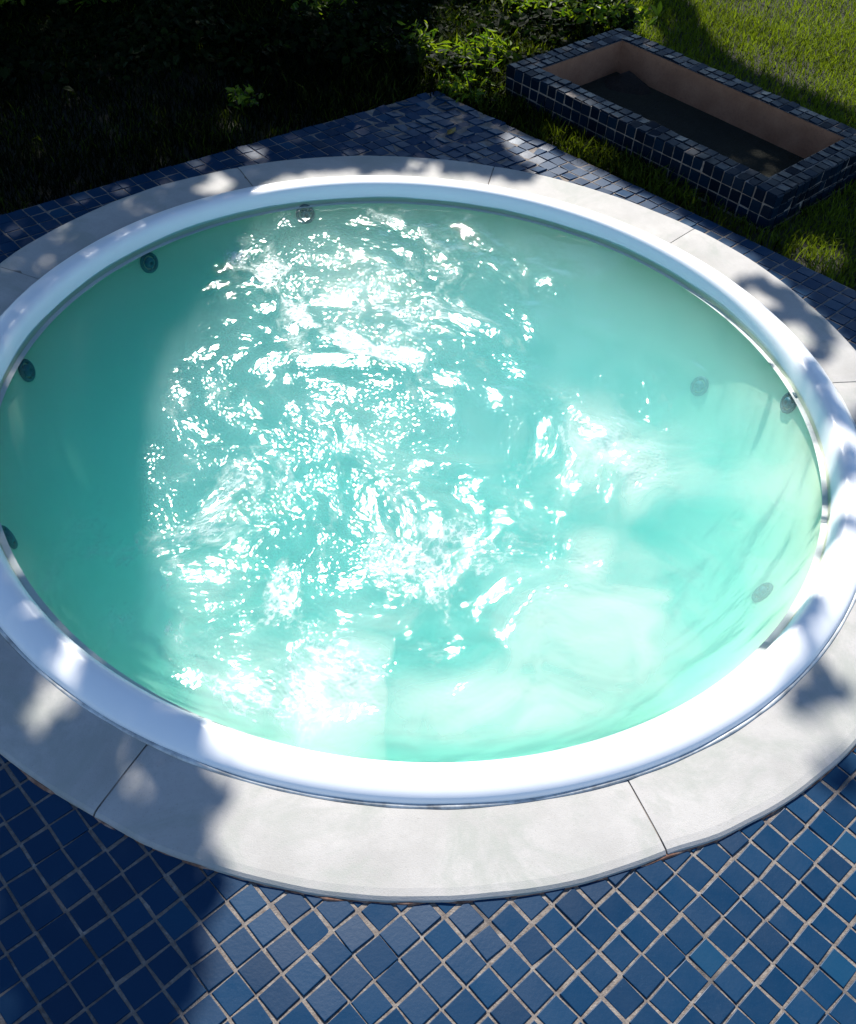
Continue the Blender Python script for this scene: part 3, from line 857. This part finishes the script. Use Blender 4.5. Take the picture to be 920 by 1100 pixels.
def build_added_hedge():  # unseen leafy screen added to cut low sky light on the planting
    e = empty('added_hedge', (-1.6, 4.6, -.06)); tag(e, 'thick tall leafy screen added out of view to block low sky behind the planting', 'added_hedge')
    n = 22000
    x = RNG.uniform(-2.9, 1.25, n); z = RNG.uniform(.05, 2.1, n)
    d = .34 * (.6 + .8 * fbm(x, z, 121, 2.2, 3)); y = RNG.uniform(-1, 1, n) * d
    C = np.stack([x, y, z], 1)
    o = bulk_obj('foliage', *leaves(C, .085, .5, .55), M['crown'], e); set_attr(o, 'tone', np.repeat(RNG.random(n) * .7, 6))
    for k in range(11):
        x = -2.8 + k * .37 + random.gauss(0, .05)
        v, f = tube([(x, 0, -.1), (x + random.gauss(0, .05), random.gauss(0, .05), .8), (x + random.gauss(0, .1), random.gauss(0, .1), 1.8)], [.025, .018, .006], 7)
        mesh_obj('stem', v, f, M['bark'], e, True)
build_added_hedge()

# ------------------------------------------------------------------ fallen leaf on the far tiles, petal on the near ones
v = [(-.028, 0, .004), (-.01, .012, .008), (.012, .010, .006), (.03, 0, .010), (.012, -.010, .007), (-.01, -.012, .007)]
v += [(x, y, z - .0012) for x, y, z in v]
f = [[0, 3, 2, 1], [0, 5, 4, 3], [6, 7, 8, 9], [6, 9, 10, 11]] + [[k, (k + 1) % 6, 6 + (k + 1) % 6, 6 + k] for k in range(6)]
o = mesh_obj('fallen_leaf', v, f, M['dry'], smooth=True); o.location = (.03, 1.47, .002); o.rotation_euler = (0, 0, 1.1)
set_attr(o, 'tone', [.6] * 12)
tag(o, 'yellowish fallen leaf lying on the dark tiles at the far corner of the deck', 'leaf')

v, f = box(0, 0, .0035, .013, .008, .003, .001)
o = mesh_obj('petal', [(x, y, z + 30 * x * x) for x, y, z in v], f, M['petal']); o.location = (.522, -1.13, .0); o.rotation_euler = (0, 0, .6)
tag(o, 'tiny white petal lying on the blue tiles near the coping', 'petal')

# ------------------------------------------------------------------ light, sky, camera
w = bpy.data.worlds.new('World'); scene.world = w; w.use_nodes = True
nt = w.node_tree; bg = nt.nodes['Background']
sky = nt.nodes.new('ShaderNodeTexSky'); sky.sky_type = 'NISHITA'; sky.sun_disc = False
sky.sun_elevation = SUN_EL; sky.sun_rotation = SUN_AZ; sky.altitude = 50; sky.air_density = 1.; sky.dust_density = .2; sky.ozone_density = 5.
nt.links.new(sky.outputs[0], bg.inputs['Color']); bg.inputs['Strength'].default_value = .115
sd = bpy.data.lights.new('sun', 'SUN'); sd.energy = 5.; sd.angle = R(.53); sd.color = (1., .955, .885)
so = link(bpy.data.objects.new('sun', sd)); so.rotation_euler = TOSUN.to_track_quat('Z', 'Y').to_euler(); so.location = (0, 0, 6)

cd = bpy.data.cameras.new('camera'); co = link(bpy.data.objects.new('camera', cd))
r_ = Vector((.9960218264, .0539871945, .0708936112)); u_ = Vector((-.0881875993, .7113475215, .6972859177)); f_ = Vector((.0127854842, .7007639306, -.7132786587))
co.matrix_world = Matrix(((r_.x, u_.x, -f_.x, .01915942), (r_.y, u_.y, -f_.y, -2.00384677), (r_.z, u_.z, -f_.z, 1.65611167), (0, 0, 0, 1)))
cd.sensor_fit = 'VERTICAL'; cd.sensor_height = 24; cd.lens = 24 * 1118.6886 / 1100; cd.clip_end = 500; cd.clip_start = .02
scene.camera = co

scene.render.engine = 'CYCLES'
cy = scene.cycles
cy.use_denoising = True
cy.max_bounces = 10; cy.diffuse_bounces = 3; cy.glossy_bounces = 3; cy.transmission_bounces = 4; cy.transparent_max_bounces = 10; cy.volume_bounces = 4
cy.sample_clamp_indirect = 4.; cy.caustics_reflective = False; cy.caustics_refractive = False
vs = scene.view_settings
vs.view_transform = 'Standard'; vs.look = 'None'; vs.gamma = 1; vs.use_curve_mapping = False; vs.exposure = .86
